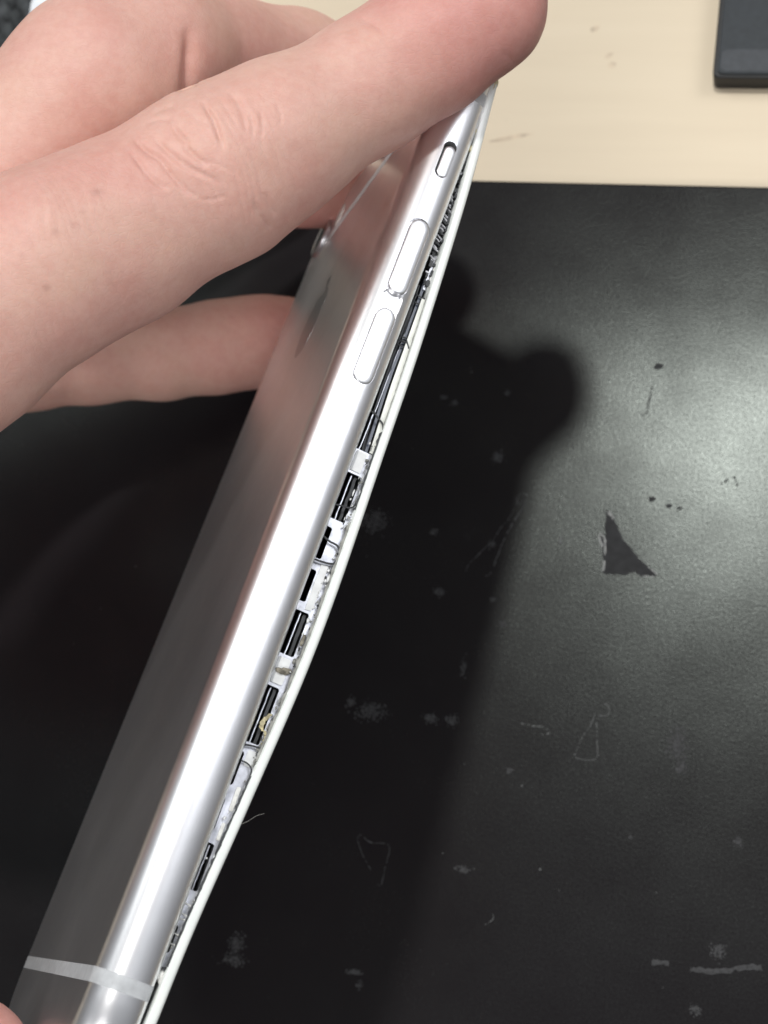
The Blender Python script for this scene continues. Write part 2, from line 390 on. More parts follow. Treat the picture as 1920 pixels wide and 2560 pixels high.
# speckled cloth and white sheet in the far corner
CORNER = [-91.72,98.32]
nx, ny = 90, 90; V = []; F = []
for j in range(ny):
    for i in range(nx):
        x = CORNER[0]-76 + 83*i/(nx-1); y = CORNER[1]-24 + 92*j/(ny-1)
        edge = min(i, nx-1-i, j, ny-1-j)/6.0
        hgt = 4.5 + 1.3*math.sin(x*0.21+0.4*math.sin(y*0.3))*math.cos(y*0.17) + 0.9*math.sin(x*1.9+y*0.7)*math.sin(y*2.1-x*0.6) + rng.normal(0, 0.35)
        V.append((x + rng.normal(0, .2), y + rng.normal(0, .2), -2.95 + max(0.0, hgt)*min(1, edge)**0.5))
for j in range(ny-1):
    for i in range(nx-1): F.append((j*nx+i, j*nx+i+1, (j+1)*nx+i+1, (j+1)*nx+i))
cl = mesh_obj("cloth", V, F, M_CLOTH, None, True, 180)
tag(cl, "dark grey speckled fleece cloth bunched on the table's far corner", "cloth")
pp = slab("paper_sheet", CORNER[0]-5, CORNER[0]+30, CORNER[1]-24, CORNER[1]+88, -2.985, -2.85, M_PAPER, bev=0)
tag(pp, "white sheet of paper beside the dark speckled cloth", "paper")

# ------------------------------------------------------------------ the smartphone (millimetres: x thickness, y length from the top, z width from the near edge)
PH_P, PH_R = [20.935,49.259,71.361], [[0.843342,-0.167581,-0.51058],[-0.220175,-0.974475,-0.043832],[-0.490202,0.149383,-0.858712]]
phone = thing("smartphone", Matrix.Translation(Vector(PH_P)*MM) @ Matrix(PH_R).to_4x4())
tag(phone, "silver smartphone held on edge with its white screen lifting off the body", "smartphone")
LEN, WID, RAD = 138.3, 67.1, 9.7

def rr_loop(d, r0=RAD, ny=72, nz=34, nc=12):
    r = max(r0-d, 0.15); y0, y1, z0, z1 = d, LEN-d, d, WID-d; P = []
    for k in range(ny): P.append((y0+r+(y1-y0-2*r)*k/ny, z0))                 # near edge, top to bottom
    for k in range(nc): a = math.pi/2*k/nc; P.append((y1-r+r*math.sin(a), z0+r-r*math.cos(a)))
    for k in range(nz): P.append((y1, z0+r+(z1-z0-2*r)*k/nz))
    for k in range(nc): a = math.pi/2*k/nc; P.append((y1-r+r*math.cos(a), z1-r+r*math.sin(a)))
    for k in range(ny): P.append((y1-r-(y1-y0-2*r)*k/ny, z1))
    for k in range(nc): a = math.pi/2*k/nc; P.append((y0+r-r*math.sin(a), z1-r+r*math.cos(a)))
    for k in range(nz): P.append((y0, z1-r-(z1-z0-2*r)*k/nz))
    for k in range(nc): a = math.pi/2*k/nc; P.append((y0+r-r*math.cos(a), z0+r-r*math.sin(a)))
    return P
def sweep(profile, xoff=None, r0=RAD):
    V, F = [], []
    for d, x in profile:
        for (y, z) in rr_loop(d, r0): V.append((x + (xoff(y, z) if xoff else 0), y, z))
    n = len(V)//len(profile)
    for i in range(len(profile)-1):
        for k in range(n): F.append((i*n+k, i*n+(k+1) % n, (i+1)*n+(k+1) % n, (i+1)*n+k))
    F.append(tuple(range(n-1, -1, -1))); F.append(tuple((len(profile)-1)*n+k for k in range(n)))
    return V, F
def fix(me):
    bm = bmesh.new(); bm.from_mesh(me); bmesh.ops.recalc_face_normals(bm, faces=bm.faces); bm.to_mesh(me); bm.free()

def side_d(x):                       # inset of the outer surface at thickness x
    if x <= 3.4: return 3.6*(1-math.sqrt(max(0, 1-((3.4-x)/3.4)**2)))
    return 1.1*(1-math.sqrt(max(0, 1-((x-3.4)/2.9)**2)))
prof = []
for d in (28, 18, 9, 5): prof.append((d, 0.0))
for k in range(13):
    a = math.pi/2*k/12; prof.append((3.6*(1-math.sin(a)), 3.4*(1-math.cos(a))))
for k in range(1, 9):
    a = math.pi/2*k/8*0.97; prof.append((1.1*(1-math.cos(a)), 3.4+2.9*math.sin(a)))
prof += [(1.25, 6.32), (1.75, 6.32), (1.85, 6.25), (1.9, 1.0), (9, 1.0), (20, 1.0), (28, 1.0)]
V, F = sweep(prof)
tmp = mesh_obj("body", V, F, M_ALU, None, False); fix(tmp.data)

def stadium(cx, cy, hw, hl, n=14):
    """outline in (x, y): half width hw along x, half length hl along y"""
    P = []
    for k in range(n+1): a = math.pi*k/n; P.append((cx+hw*math.cos(a), cy+hl-hw+hw*math.sin(a)))
    for k in range(n+1): a = math.pi+math.pi*k/n; P.append((cx+hw*math.cos(a), cy-hl+hw+hw*math.sin(a)))
    return P
def prism_z(P, z0, z1):
    n = len(P); V = [(x, y, z0) for x, y in P]+[(x, y, z1) for x, y in P]
    F = [tuple(range(n)), tuple(range(2*n-1, n-1, -1))]+[(k, n+k, n+(k+1) % n, (k+1) % n) for k in range(n)]
    return V, F
HOLES = [(3.75, 36.45, 1.42, 5.45), (3.70, 49.0, 1.42, 5.45), (3.80, 21.95, 0.86, 2.72)]
cutters = []
for i, h in enumerate(HOLES):
    V, F = prism_z(stadium(*h), -3, 0.62 if i < 2 else 1.6)
    c = mesh_obj("cutter", V, F, None, None, False); fix(c.data); cutters.append(c)
# shallow recess left between the two volume buttons
V, F = prism_z(stadium(3.7, 43.2, 1.38, 1.9), -3, 0.72); c = mesh_obj("cutter", V, F, None, None, False); fix(c.data); cutters.append(c)
for c in cutters:
    md = tmp.modifiers.new("b", 'BOOLEAN'); md.object = c; md.operation = 'DIFFERENCE'; md.solver = 'EXACT'
me = evaluated(tmp)
for o in [tmp]+cutters: bpy.data.objects.remove(o)
body = link("body", me, M_ALU, phone, True, 32)

def button(name, cx, cy, hw, hl, proud, z_in, mat_, tilt=0.0):
    V, F = [], []
    rings = [(0, z_in, False), (0, 0.12, True), (0.07, 0.03, True), (0.18, 0.0, True), (hw*0.55, -0.02, True), (hw*0.9, -0.03, True)]
    n = None
    for ins, dz, surf in rings:
        P = stadium(cx, cy, hw-ins, hl-ins); n = len(P)
        for x, y in P: V.append((x, y, (side_d(x)*0.55+0.05-proud+dz+tilt*(y-cy)) if surf else dz))
    for i in range(len(rings)-1):
        for k in range(n): F.append((i*n+k, i*n+(k+1) % n, (i+1)*n+(k+1) % n, (i+1)*n+k))
    F.append(tuple((len(rings)-1)*n+k for k in range(n)))
    o = mesh_obj(name, V, F, mat_, phone, True, 50); fix(o.data); return o
button("volume_button", 3.84, 36.45, 1.27, 5.28, 0.14, 1.4, M_ALU)
button("volume_button", 3.79, 49.2, 1.26, 5.16, 0.10, 1.4, M_ALU, 0.012)
button("mute_switch", 3.99, 22.12, 0.80, 2.32, -0.02, 1.5, M_ALU, -0.01)
V, F = prism_z(stadium(3.80, 21.95, 0.84, 2.70), 1.25, 1.58); mesh_obj("switch_slot", V, F, M_SLOT, phone, False)

# antenna bands: a plastic strip running from the near lip over the back to the far edge
def band(y0, y1):
    pr = []
    for k in range(8, -1, -1): a = math.pi/2*k/8*0.97; pr.append((1.1*(1-math.cos(a)), 3.4+2.9*math.sin(a)))
    for k in range(11, -1, -1): a = math.pi/2*k/12; pr.append((3.6*(1-math.sin(a)), 3.4*(1-math.cos(a))))
    pr2 = [(z, x) for z, x in pr]+[(33.5, 0)]+[(WID-z, x) for z, x in reversed(pr)]
    c = np.array([(0, 0)]); V, F = [], []
    for i, (z, x) in enumerate(pr2):
        a = np.array(pr2[max(i-1, 0)]); b2 = np.array(pr2[min(i+1, len(pr2)-1)]); t = b2-a; t = t/np.linalg.norm(t)
        nz, nx_ = t[1], -t[0]
        if nz*(z-33.5)+nx_*(x-3.4) < 0: nz, nx_ = -nz, -nx_
        for y, o_ in ((y0, -0.2), (y0, 0.02), (y1, 0.02), (y1, -0.2)): V.append((x+nx_*o_, y, z+nz*o_))
    for i in range(len(pr2)-1):
        for k in range(4): F.append((i*4+k, i*4+(k+1) % 4, (i+1)*4+(k+1) % 4, (i+1)*4+k))
    F += [(0, 1, 2, 3), tuple((len(pr2)-1)*4+k for k in (3, 2, 1, 0))]
    o = mesh_obj("antenna_band", V, F, M_BAND, phone, True, 40); fix(o.data)
band(10.6, 12.3); band(126.0, 127.65)

# ---- lifted screen
GO = np.array([(0, 6.45), (4, 6.5), (8, 6.75), (12.3, 7.1), (16, 7.55), (19.4, 7.8), (25.5, 8.3), (30, 8.52), (37, 8.9), (50, 9.45), (61, 9.65), (72, 9.98), (80, 10.15), (88, 10.08), (95, 9.75), (102, 9.3), (108.6, 8.92), (115, 8.45), (121.5, 8.1), (129, 7.95), (138.3, 7.7)])
def go(y): return float(np.interp(y, GO[:, 0], GO[:, 1]))
_ys = np.linspace(-2, 141, 144); _g = np.interp(_ys, GO[:, 0], GO[:, 1]); _g = np.convolve(np.pad(_g, 7, 'edge'), np.hanning(17)[1:-1]/np.hanning(17)[1:-1].sum(), 'valid')
def gs(y): return float(np.interp(y, _ys, _g))
def goff(y, z): return (gs(y)-7.4)*(1-0.45*max(0, min(1, z/67)))
TH = 1.15
gp = [(30, -TH), (20, -TH), (9, -TH), (3, -TH), (0.62, -TH), (0.45, -TH+0.12), (0.42, -0.5), (0.5, -0.22), (0.72, -0.06), (1.1, 0), (3, 0), (9, 0), (20, 0), (30, 0)]
V, F = sweep([(d, x+7.4) for d, x in gp], goff, RAD)
# thin out the stack towards the top end, where the panel is still glued down
panel = mesh_obj("screen_panel", V, F, M_GLASS, phone, True, 50); fix(panel.data)
panel['label'] = "white glass screen panel bowed away from the body"

def xin(y): return gs(y)-TH-0.02      # inner face of the panel near the edge

# steel flange hanging from the panel with rectangular windows
def plate(name, outer, holes, z, th, mat_, parent):
    cu = bpy.data.curves.new(name, 'CURVE'); cu.dimensions = '2D'; cu.fill_mode = 'BOTH'; cu.extrude = th*MM/2
    for P in [outer]+holes:
        s = cu.splines.new('POLY'); s.points.add(len(P)-1); s.use_cyclic_u = True
        for p, q in zip(s.points, P): p.co = (q[0]*MM, q[1]*MM, 0, 1)
    o = bpy.data.objects.new(name, cu); COL.objects.link(o)
    bpy.context.view_layer.update()
    me = evaluated(o); bpy.data.objects.remove(o)
    for v in me.vertices: v.co.z += z*MM
    return link(name, me, mat_, parent, True, 30)
def rrect(x0, x1, y0, y1, r, n=5):
    P = []
    for cx, cy, a0 in ((x1-r, y1-r, 0), (x0+r, y1-r, 90), (x0+r, y0+r, 180), (x1-r, y0+r, 270)):
        for k in range(n+1): a = math.radians(a0+90*k/n); P.append((cx+r*math.cos(a), cy+r*math.sin(a)))
    return P
ya, yb = 61.4, 124.6
outer = [(5.0, ya), (5.0, yb)]+[(xin(y)-0.02, y) for y in np.linspace(yb, ya, 60)]
WIN = [(8.2, 64.5, 70.6), (7.12, 71.7, 75.8), (7.15, 77.2, 81.2), (8.12, 82.3, 87.7), (7.92, 91.6, 98.4), (6.72, 99.6, 103.5), (6.55, 105.0, 108.7), (7.22, 110.1, 115.4), (6.68, 119.3, 122.3)]
flange = plate("screen_flange", outer, [rrect(5.3, x, a, b_, 0.28) for x, a, b_ in WIN], 2.0, 0.22, M_STEEL, phone)
# upper strip beside the long opening
outer2 = [(7.45, 40.0), (7.62, 52), (8.05, 61.3)]+[(xin(y)-0.02, y) for y in np.linspace(61.3, 40.0, 20)]
plate("flange_strip", outer2, [], 1.75, 0.22, M_WHITE, phone)
# bright tape patches on the flange
def patch(name, pts, z, mat_, th=0.12): 
    return plate(name, pts, [], z, th, mat_, phone)
patch("tape_patch", rrect(6.5, 7.9, 61.6, 64.2, 0.2), 1.82, M_TAPE)
patch("tape_patch", [(7.35, 76.3), (8.2, 76.2), (8.35, 79.5), (8.15, 81.9), (7.4, 82.0)], 1.82, M_TAPE)
patch("tape_patch", rrect(6.5, 8.0, 88.1, 91.2, 0.2), 1.80, M_TAPE)
patch("tape_patch", rrect(7.0, 8.2, 99.2, 101.0, 0.25), 1.82, M_TAPE)
patch("tape_patch", rrect(7.25, 7.75, 103.4, 106.2, 0.2), 1.80, M_FOAM)
patch("tape_patch", rrect(7.1, 7.5, 107.6, 109.6, 0.15), 1.80, M_FOAM)
# ribs at the lower end
for y, a in ((116.9, .35), (118.0, .5), (118.6, -.3), (120.2, .1), (121.3, 0)):
    V, F = tube([(6.45, y, 1.78), (7.35, y+0.35*a, 1.76)], 0.07, 6); mesh_obj("rib", V, F, M_FOAM, phone)
# black battery and the parts seen through the windows
V, F = [], []; box(V, F, (1.2, 44, 4.6), (6.3, 119, 62)); mesh_obj("battery", V, F, M_BLACK, phone, False)
V, F = [], []
for y in np.linspace(38, 123, 44): V += [(xin(y)-1.05, y, 2.6), (xin(y)-0.95, y, 2.6), (xin(y)-0.95, y, 60), (xin(y)-1.05, y, 60)]
for i in range(43):
    for k in range(4): F.append((i*4+k, i*4+(k+1) % 4, (i+1)*4+(k+1) % 4, (i+1)*4+k))
o = mesh_obj("display_backplate", V, F, M_BLACK, phone, True, 30); fix(o.data)
def strip(name, pts, wx, wz, z, mat_):
    V, F = [], []
    for x, y in pts: V += [(x-wx/2, y, z), (x+wx/2, y, z), (x+wx/2, y, z+wz), (x-wx/2, y, z+wz)]
    for i in range(len(pts)-1):
        for k in range(4): F.append((i*4+k, i*4+(k+1) % 4, (i+1)*4+(k+1) % 4, (i+1)*4+k))
    F += [(3, 2, 1, 0), tuple((len(pts)-1)*4+k for k in range(4))]
    o = mesh_obj(name, V, F, mat_, phone, True, 30); fix(o.data); return o
def wob(p, s=0.03, m=5): return [(q[0]+rng.normal(0, s), q[1]) for q in smooth_line([(a, b_, 0) for a, b_ in p], m)]
strip("ribbon_cable", wob([(7.1, 36.5), (7.25, 39.5), (7.3, 46), (7.35, 53), (7.75, 61.5)], 0.02), 0.34, 1.5, 2.25, M_FLEX)
strip("ribbon_cable", wob([(6.75, 40), (6.78, 46), (6.9, 53), (7.3, 61.5)], 0.03), 0.20, 1.4, 2.5, M_WIRE)
strip("ribbon_cable", wob([(6.95, 56.4), (6.9, 60), (6.8, 61.5)], 0.01), 0.12, 1, 2.3, M_STEEL)
strip("metal_edge", wob([(7.15, 45), (7.12, 50), (7.1, 56)], 0.03), 0.1, 1, 2.4, M_STEEL)
for y0, y1, x in ((64.6, 70.6, 7.1), (82.4, 87.6, 7.15), (91.7, 98.3, 6.95), (110.3, 115.3, 6.75)):
    strip("metal_edge", wob([(x+0.05, y0), (x, (y0+y1)/2), (x-0.05, y1)], 0.015), 0.13, 0.8, 2.35, M_STEEL)
    strip("film_edge", wob([(x+0.62, y0), (x+0.6, (y0+y1)/2), (x+0.55, y1)], 0.03), 0.34, 1.0, 2.5, M_WIRE)
strip("metal_edge", wob([(7.25, 34.6), (7.3, 36), (7.35, 38.6)], 0.01), 0.3, 1, 2.0, M_STEEL)
strip("metal_edge", wob([(7.62, 34.4), (7.65, 36), (7.7, 38.2)], 0.01), 0.16, 1, 1.9, M_FOAM)
# grey gasket line between flange and panel
def gasket(y0, y1, r, mat_, dx=0.12, z=1.2, s=0.05):
    pts = [(xin(y)-dx+rng.normal(0, s), y, z+rng.normal(0, s)) for y in np.arange(y0, y1, 0.45)]
    rad = [r*(0.75+0.5*rng.random()) for _ in pts]
    V, F = tube(pts, rad, 7); return mesh_obj("gasket", V, F, mat_, phone)
gasket(38.5, 58.5, 0.085, M_GREY, 0.03, 1.0, 0.02)
gasket(58.5, 69.2, 0.17, M_WIRE, 0.05, 1.0)
gasket(70.5, 100.5, 0.20, M_GREY, 0.08, 1.3)
gasket(102.0, 116.2, 0.20, M_WIRE, 0.02, 0.9, 0.07)
gasket(116.0, 123.8, 0.17, M_WIRE, 0.04, 0.9, 0.06)
def wire(pts, r, z=1.35, mat_=M_WIRE):
    P = smooth_line([(x, y, z) for x, y in pts], 6); V, F = tube(P, r, 8); return mesh_obj("loose_thread", V, F, mat_, phone)
wire([(6.3, 56.5), (7.0, 56.7), (7.5, 57.0), (8.2, 57.4), (8.55, 58.2), (8.6, 59.3)], 0.11)
wire([(8.65, 67.2), (8.45, 68.4), (7.9, 68.8), (7.2, 68.9), (6.2, 69.1)], 0.11)
wire([(6.3, 73.2), (7.2, 73.5), (8.2, 73.6), (8.75, 74.2), (8.78, 75.1), (8.55, 75.8), (7.5, 76.1), (6.2, 76.2)], 0.13)
wire([(6.2, 98.95), (7.3, 98.75), (8.1, 98.6), (8.3, 97.9), (8.3, 96.9)], 0.12)
wire([(6.5, 100.7), (7.3, 100.75), (7.9, 101.1), (8.1, 101.8), (8.0, 103)], 0.10)
wire([(7.3, 122.9), (7.1, 123.7), (6.3, 124.0)], 0.14)
for y in (39.6, 40.6): wire([(6.4, y), (7.0, y+.15), (7.9, y+.1), (8.3, y-.4)], 0.10, 1.9)
for y in (45.6, 46.2, 46.8): wire([(6.3, y), (7.0, y+.1), (7.5, y)], 0.10, 1.9)
wire([(6.9, 46.3), (7.6, 46.3), (8.1, 46.9)], 0.12, 1.7); wire([(7.5, 46.0), (8.1, 46.8)], 0.09, 1.7)
# glue, grit, flakes
def lump(name, c, r, mat_, n=1, stretch=(1, 1, 1)):
    bm = bmesh.new()
    for _ in range(n):
        q = bmesh.ops.create_icosphere(bm, subdivisions=2, radius=1.0)
        off = Vector(rng.normal(0, 0.55 if n > 1 else 0, 3)); s = 0.6+0.6*rng.random()
        for v in q['verts']:
            d = 1+0.35*math.sin(v.co.x*5+off.x*9)*math.sin(v.co.y*6+off.y*7)+0.15*rng.normal()*0.5
            v.co = Vector(((v.co.x*d*s+off.x)*r*stretch[0]+c[0], (v.co.y*d*s+off.y)*r*stretch[1]+c[1], (v.co.z*d*s+off.z*0.5)*r*stretch[2]+c[2]))*MM
    me = bpy.data.meshes.new(name); bm.to_mesh(me); bm.free()
    return link(name, me, mat_, phone, True, 180)
lump("glue_residue", (6.35, 9.6, 1.1), 0.42, M_GLUE, 7, (0.8, 3.0, 1))
lump("glue_residue", (6.5, 15.3, 1.25), 0.34, M_GLUE, 5, (0.9, 2.2, 1))
lump("glue_residue", (6.85, 18.0, 1.3), 0.3, M_GLUE, 4, (0.8, 2.2, 1))
lump("grit", (7.55, 89.6, 1.6), 0.28, M_TAN, 8, (2.0, 1.0, 0.8))
lump("grit", (8.35, 85.4, 1.3), 0.22, M_TAN, 4, (1, 2.4, 0.8))
lump("grit", (8.4, 88.7, 1.0), 0.12, M_WIRE, 3)
lump("foam_pad", (6.75, 124.9, 1.7), 0.52, M_FOAM, 3, (0.9, 1.2, 1))
flk = []
def flake(pts, wd):
    P = smooth_line([(x, y, 0) for x, y in pts], 5); V, F = [], []
    for i, p in enumerate(P):
        ww = wd*(0.5+0.6*abs(math.sin(i*0.9)))*(1-abs(i/(len(P)-1)-0.45)*1.2)+0.05
        zz = 1.7-0.35*math.sin(i*0.8)
        V += [(p[0]-ww, p[1]+0.08*rng.normal(), zz), (p[0]+ww, p[1]+0.08*rng.normal(), zz-0.25), (p[0]+ww, p[1], zz-0.1), (p[0]-ww, p[1], zz+0.12)]
    for i in range(len(P)-1):
        for k in range(4): F.append((i*4+k, i*4+(k+1) % 4, (i+1)*4+(k+1) % 4, (i+1)*4+k))
    o = mesh_obj("glue_flake", V, F, M_GLUE, phone, True, 60); fix(o.data)
flake([(7.85, 94.6), (7.6, 95.3), (7.3, 96.1), (7.7, 96.6), (8.2, 97.0)], 0.22)
flake([(8.25, 97.1), (8.3, 97.8), (8.1, 98.3)], 0.2)
# crowded small contacts under the upper corner
V, F = [], []
for i in range(24):
    y = 17.5+20*(i+rng.random()*0.7)/24; x = np.interp(y, [17, 28, 38], [6.45, 6.75, 7.0])+rng.uniform(-0.1, 0.55)*min(1, (y-12)/12)
    sx, sy, zz = rng.uniform(0.12, 0.30), rng.uniform(0.10, 0.26), rng.uniform(1.8, 2.6)
    box(V, F, (x-sx, y-sy, zz), (x+sx, y+sy, zz+0.8))
o = mesh_obj("spring_contacts", V, F, M_CONT, phone, False); o['kind'] = "stuff"
V, F = [], []
for i in range(34):
    y = 16.0+22*rng.random(); x = np.interp(y, [16, 28, 38], [6.4, 6.8, 7.2])+rng.uniform(-0.2, 0.55)*min(1, (y-12)/12)
    sx, sy, zz = rng.uniform(0.12, 0.3), rng.uniform(0.12, 0.5), rng.uniform(1.5, 2.3)
    box(V, F, (x-sx, y-sy, zz), (x+sx, y+sy, zz+1.2))
o = mesh_obj("connector_blocks", V, F, M_WIRE, phone, False); o['kind'] = "stuff"
V, F = [], []; box(V, F, (1.2, 8, 3.2), (6.0, 43, 60)); mesh_obj("logic_board", V, F, M_BLACK, phone, False)
V, F = [], []; box(V, F, (1.2, 120, 3.6), (6.2, 131.5, 60)); mesh_obj("speaker_module", V, F, M_BLACK, phone, False)
for nm, mt, cnt_, x0_, x1_ in (("adhesive_scraps", M_GREY, 100, -0.55, 0.05), ("lint", M_TAPE, 60, -0.9, 0.0), ("dark_grit", M_WIRE, 36, -0.7, 0.1)):
    bm = bmesh.new()
    for _ in range(cnt_):
        y = rng.uniform(60, 101 if rng.random() < 0.85 else 124); q = bmesh.ops.create_icosphere(bm, subdivisions=1, radius=1.0)
        s = np.abs(rng.normal(0, 1, 3))*np.array((0.09, 0.22, 0.07))+0.03; c0 = (xin(y)+rng.uniform(x0_, x1_), y, rng.uniform(1.2, 1.85))
        for v in q['verts']: v.co = Vector((c0[0]+v.co.x*s[0]*(1+0.4*rng.normal()*0.5), c0[1]+v.co.y*s[1], c0[2]+v.co.z*s[2]))*MM
    me = bpy.data.meshes.new(nm); bm.to_mesh(me); bm.free()
    tag(link(nm, me, mt, phone, True, 180), kind="stuff")
# teeth of the connector comb seen end-on
for i in range(20):
    y = 24.5+9.5*i/19+rng.normal(0, 0.06); xa = np.interp(y, [24, 38], [6.35, 6.55]); xb = xin(y)-0.12-0.35*rng.random()
    V, F = tube([(xa, y, 1.75), (0.5*(xa+xb), y+0.15, 1.6+0.2*rng.random()), (xb, y+0.30, 1.75)], 0.085+0.05*rng.random(), 6); mesh_obj("comb_tooth", V, F, M_CONT if i % 3 else M_WIRE, phone)
# camera, logo on the back
def disc_x(name, cy, cz, rings, mat_, n=40):
    V, F = [], []
    for r, x in rings:
        for k in range(n): a = 6.28318*k/n; V.append((x, cy+r*math.cos(a), cz+r*math.sin(a)))
    for i in range(len(rings)-1):
        for k in range(n): F.append((i*n+k, i*n+(k+1) % n, (i+1)*n+(k+1) % n, (i+1)*n+k))
    F.append(tuple((len(rings)-1)*n+k for k in range(n)))
    o = mesh_obj(name, V, F, mat_, phone, True, 40); fix(o.data); return o
ring = disc_x("camera_ring", 8.3, 57.5, [(3.9, 0.05), (3.9, -0.55), (3.75, -0.72), (3.3, -0.75), (3.15, -0.65)], M_LOGO)
lens = disc_x("camera_lens", 8.3, 57.5, [(3.14, -0.3), (3.14, -0.66), (2.9, -0.68)], M_LENS); lens.parent = ring
disc_x("flash", 8.3, 49.2, [(1.9, 0.02), (1.9, -0.04), (1.7, -0.05)], M_FOAM)
ap = []
for k in range(72):
    a = 2*math.pi*k/72; y = -math.cos(a); z = math.sin(a)
    r = 5.6*(1+0.05*math.cos(2*a))-1.0*math.exp(-((a-0)/0.35)**2)-1.0*math.exp(-((a-6.2832)/0.35)**2)-0.7*math.exp(-((a-math.pi)/0.3)**2)-0.9*max(0, y)*abs(z)
    P = np.array((r*y, r*z)); bite = np.array((-0.6, -6.9))
    dd = P-bite
    if np.linalg.norm(dd) < 2.5: P = bite+dd/np.linalg.norm(dd)*2.5
    ap.append((P[0]+34.5, P[1]+33.5))
leaf = [(27.0+2.6*math.sin(t)*1.0, 33.0-1.0*math.cos(t)-1.2*math.sin(t)) for t in np.linspace(0, math.pi, 9)]+[(27.0+2.6*math.sin(t)*0.5, 33.2+0.9*math.cos(t+math.pi)*-1-1.2*math.sin(t)) for t in np.linspace(math.pi, 0, 9)[1:-1]]
def inlay(name, P, par):
    n = len(P); V = [(0.1, y, z) for y, z in P]+[(-0.012, y, z) for y, z in P]
    F = [tuple(range(n)), tuple(range(2*n-1, n-1, -1))]+[(k, (k+1) % n, n+(k+1) % n, n+k) for k in range(n)]
    o = mesh_obj(name, V, F, M_LOGO, par, False); fix(o.data); return o
logo = inlay("logo", ap, phone); inlay("leaf", leaf, logo)
# a fibre sticking out from under the panel
P = smooth_line([(8.9, 107.2, 0.8), (9.5, 106.6, 0.5), (10.1, 105.8, 0.3), (10.8, 105.3, 0.2)], 5); V, F = tube(P, 0.02, 5); mesh_obj("fibre", V, F, M_HAIR, phone)

# ------------------------------------------------------------------ hands: one continuous surface from a smooth distance field
def smin(a, b, k):
    h = np.maximum(k-np.abs(a-b), 0)/k
    return np.minimum(a, b)-h*h*k*0.25
def field(fingers, palm, h, pad=6.0, cut=None):
    segs = [np.array(s) for s in palm]+[np.array(f) for f in fingers.values()]
    allp = np.concatenate(segs); lo = (allp[:, :3]-allp[:, 3:]).min(0)-pad; hi = (allp[:, :3]+allp[:, 3:]).max(0)+pad
    if cut is not None: lo = np.maximum(lo, cut)
    n = np.ceil((hi-lo)/h).astype(int)+1
    ax = [lo[i]+h*np.arange(n[i], dtype=np.float32) for i in range(3)]
    def caps(D, a, b, k):
        ra, rb = a[3], b[3]; R = max(ra, rb)+pad
        l = np.minimum(a[:3], b[:3])-R; u = np.maximum(a[:3], b[:3])+R
        i0 = np.clip(np.floor((l-lo)/h).astype(int), 0, n); i1 = np.clip(np.ceil((u-lo)/h).astype(int)+1, 0, n)
        if (i1 <= i0).any(): return
        X = (ax[0][i0[0]:i1[0], None, None]-a[0]).astype(np.float32); Y = (ax[1][None, i0[1]:i1[1], None]-a[1]).astype(np.float32); Z = (ax[2][None, None, i0[2]:i1[2]]-a[2]).astype(np.float32)
        ba = (b[:3]-a[:3]).astype(np.float32); L2 = float(ba@ba)
        t = np.clip((X*ba[0]+Y*ba[1]+Z*ba[2])/L2, 0, 1)
        d = np.sqrt((X-t*ba[0])**2+(Y-t*ba[1])**2+(Z-t*ba[2])**2)-(ra+(rb-ra)*t)
        sl = tuple(slice(i0[i], i1[i]) for i in range(3))
        D[sl] = smin(D[sl], d, k)
    T = np.full(n, 1e3, np.float32)
    for fch in fingers.values():
        D = np.full(n, 1e3, np.float32); fch = np.array(fch)
        for i in range(len(fch)-1): caps(D, fch[i], fch[i+1], 3.0)
        T = smin(T, D, 1.2)
    D = np.full(n, 1e3, np.float32)
    for s in palm:
        s = np.array(s); caps(D, s[0], s[1], 8.0)
    T = smin(T, D, 7.0)
    for a in range(3):                       # close the forearm where it is cut off
        sl = [slice(None)]*3
        for e in (0, -1): sl[a] = e; T[tuple(sl)] = np.maximum(T[tuple(sl)], 0.4)
    return T, lo
def surface_nets(Fv, lo, h):
    n = np.array(Fv.shape); ins = Fv < 0
    cnt = np.zeros(n-1, np.int8)
    for dx in (0, 1):
        for dy in (0, 1):
            for dz in (0, 1): cnt += ins[dx:n[0]-1+dx, dy:n[1]-1+dy, dz:n[2]-1+dz]
    act = (cnt > 0) & (cnt < 8); idx = np.full(n-1, -1, np.int64); I = np.argwhere(act); idx[act] = np.arange(len(I))
    acc = np.zeros((len(I), 3)); num = np.zeros(len(I))
    cor = [(a, b, c) for a in (0, 1) for b in (0, 1) for c in (0, 1)]
    for a in range(8):
        for b in range(a+1, 8):
            ca, cb = np.array(cor[a]), np.array(cor[b])
            if np.abs(ca-cb).sum() != 1: continue
            va = Fv[tuple((I+ca).T)]; vb = Fv[tuple((I+cb).T)]; m = (va < 0) != (vb < 0)
            t = np.where(m, va/np.where(va == vb, 1, va-vb), 0)[:, None]
            acc += np.where(m[:, None], ca+(cb-ca)*t, 0); num += m
    V = lo+h*(I+acc/num[:, None]); Q = []
    for axn in range(3):
        sl0 = [slice(None)]*3; sl1 = [slice(None)]*3; sl0[axn] = slice(0, -1); sl1[axn] = slice(1, None)
        A = ins[tuple(sl0)]; Bv = ins[tuple(sl1)]; E = np.argwhere(A != Bv)
        u, v = [(1, 2), (2, 0), (0, 1)][axn]
        ok = (E[:, u] > 0) & (E[:, v] > 0) & (E[:, u] < n[u]-1) & (E[:, v] < n[v]-1); E = E[ok]
        du = np.zeros(3, int); du[u] = 1; dv = np.zeros(3, int); dv[v] = 1
        q = np.stack([idx[tuple((E-du-dv).T)], idx[tuple((E-dv).T)], idx[tuple(E.T)], idx[tuple((E-du).T)]], 1)
        fl = ~A[tuple(E.T)]; q[fl] = q[fl][:, ::-1]; Q.append(q)
    Q = np.concatenate(Q); Q = Q[(Q >= 0).all(1)]
    return V, Q
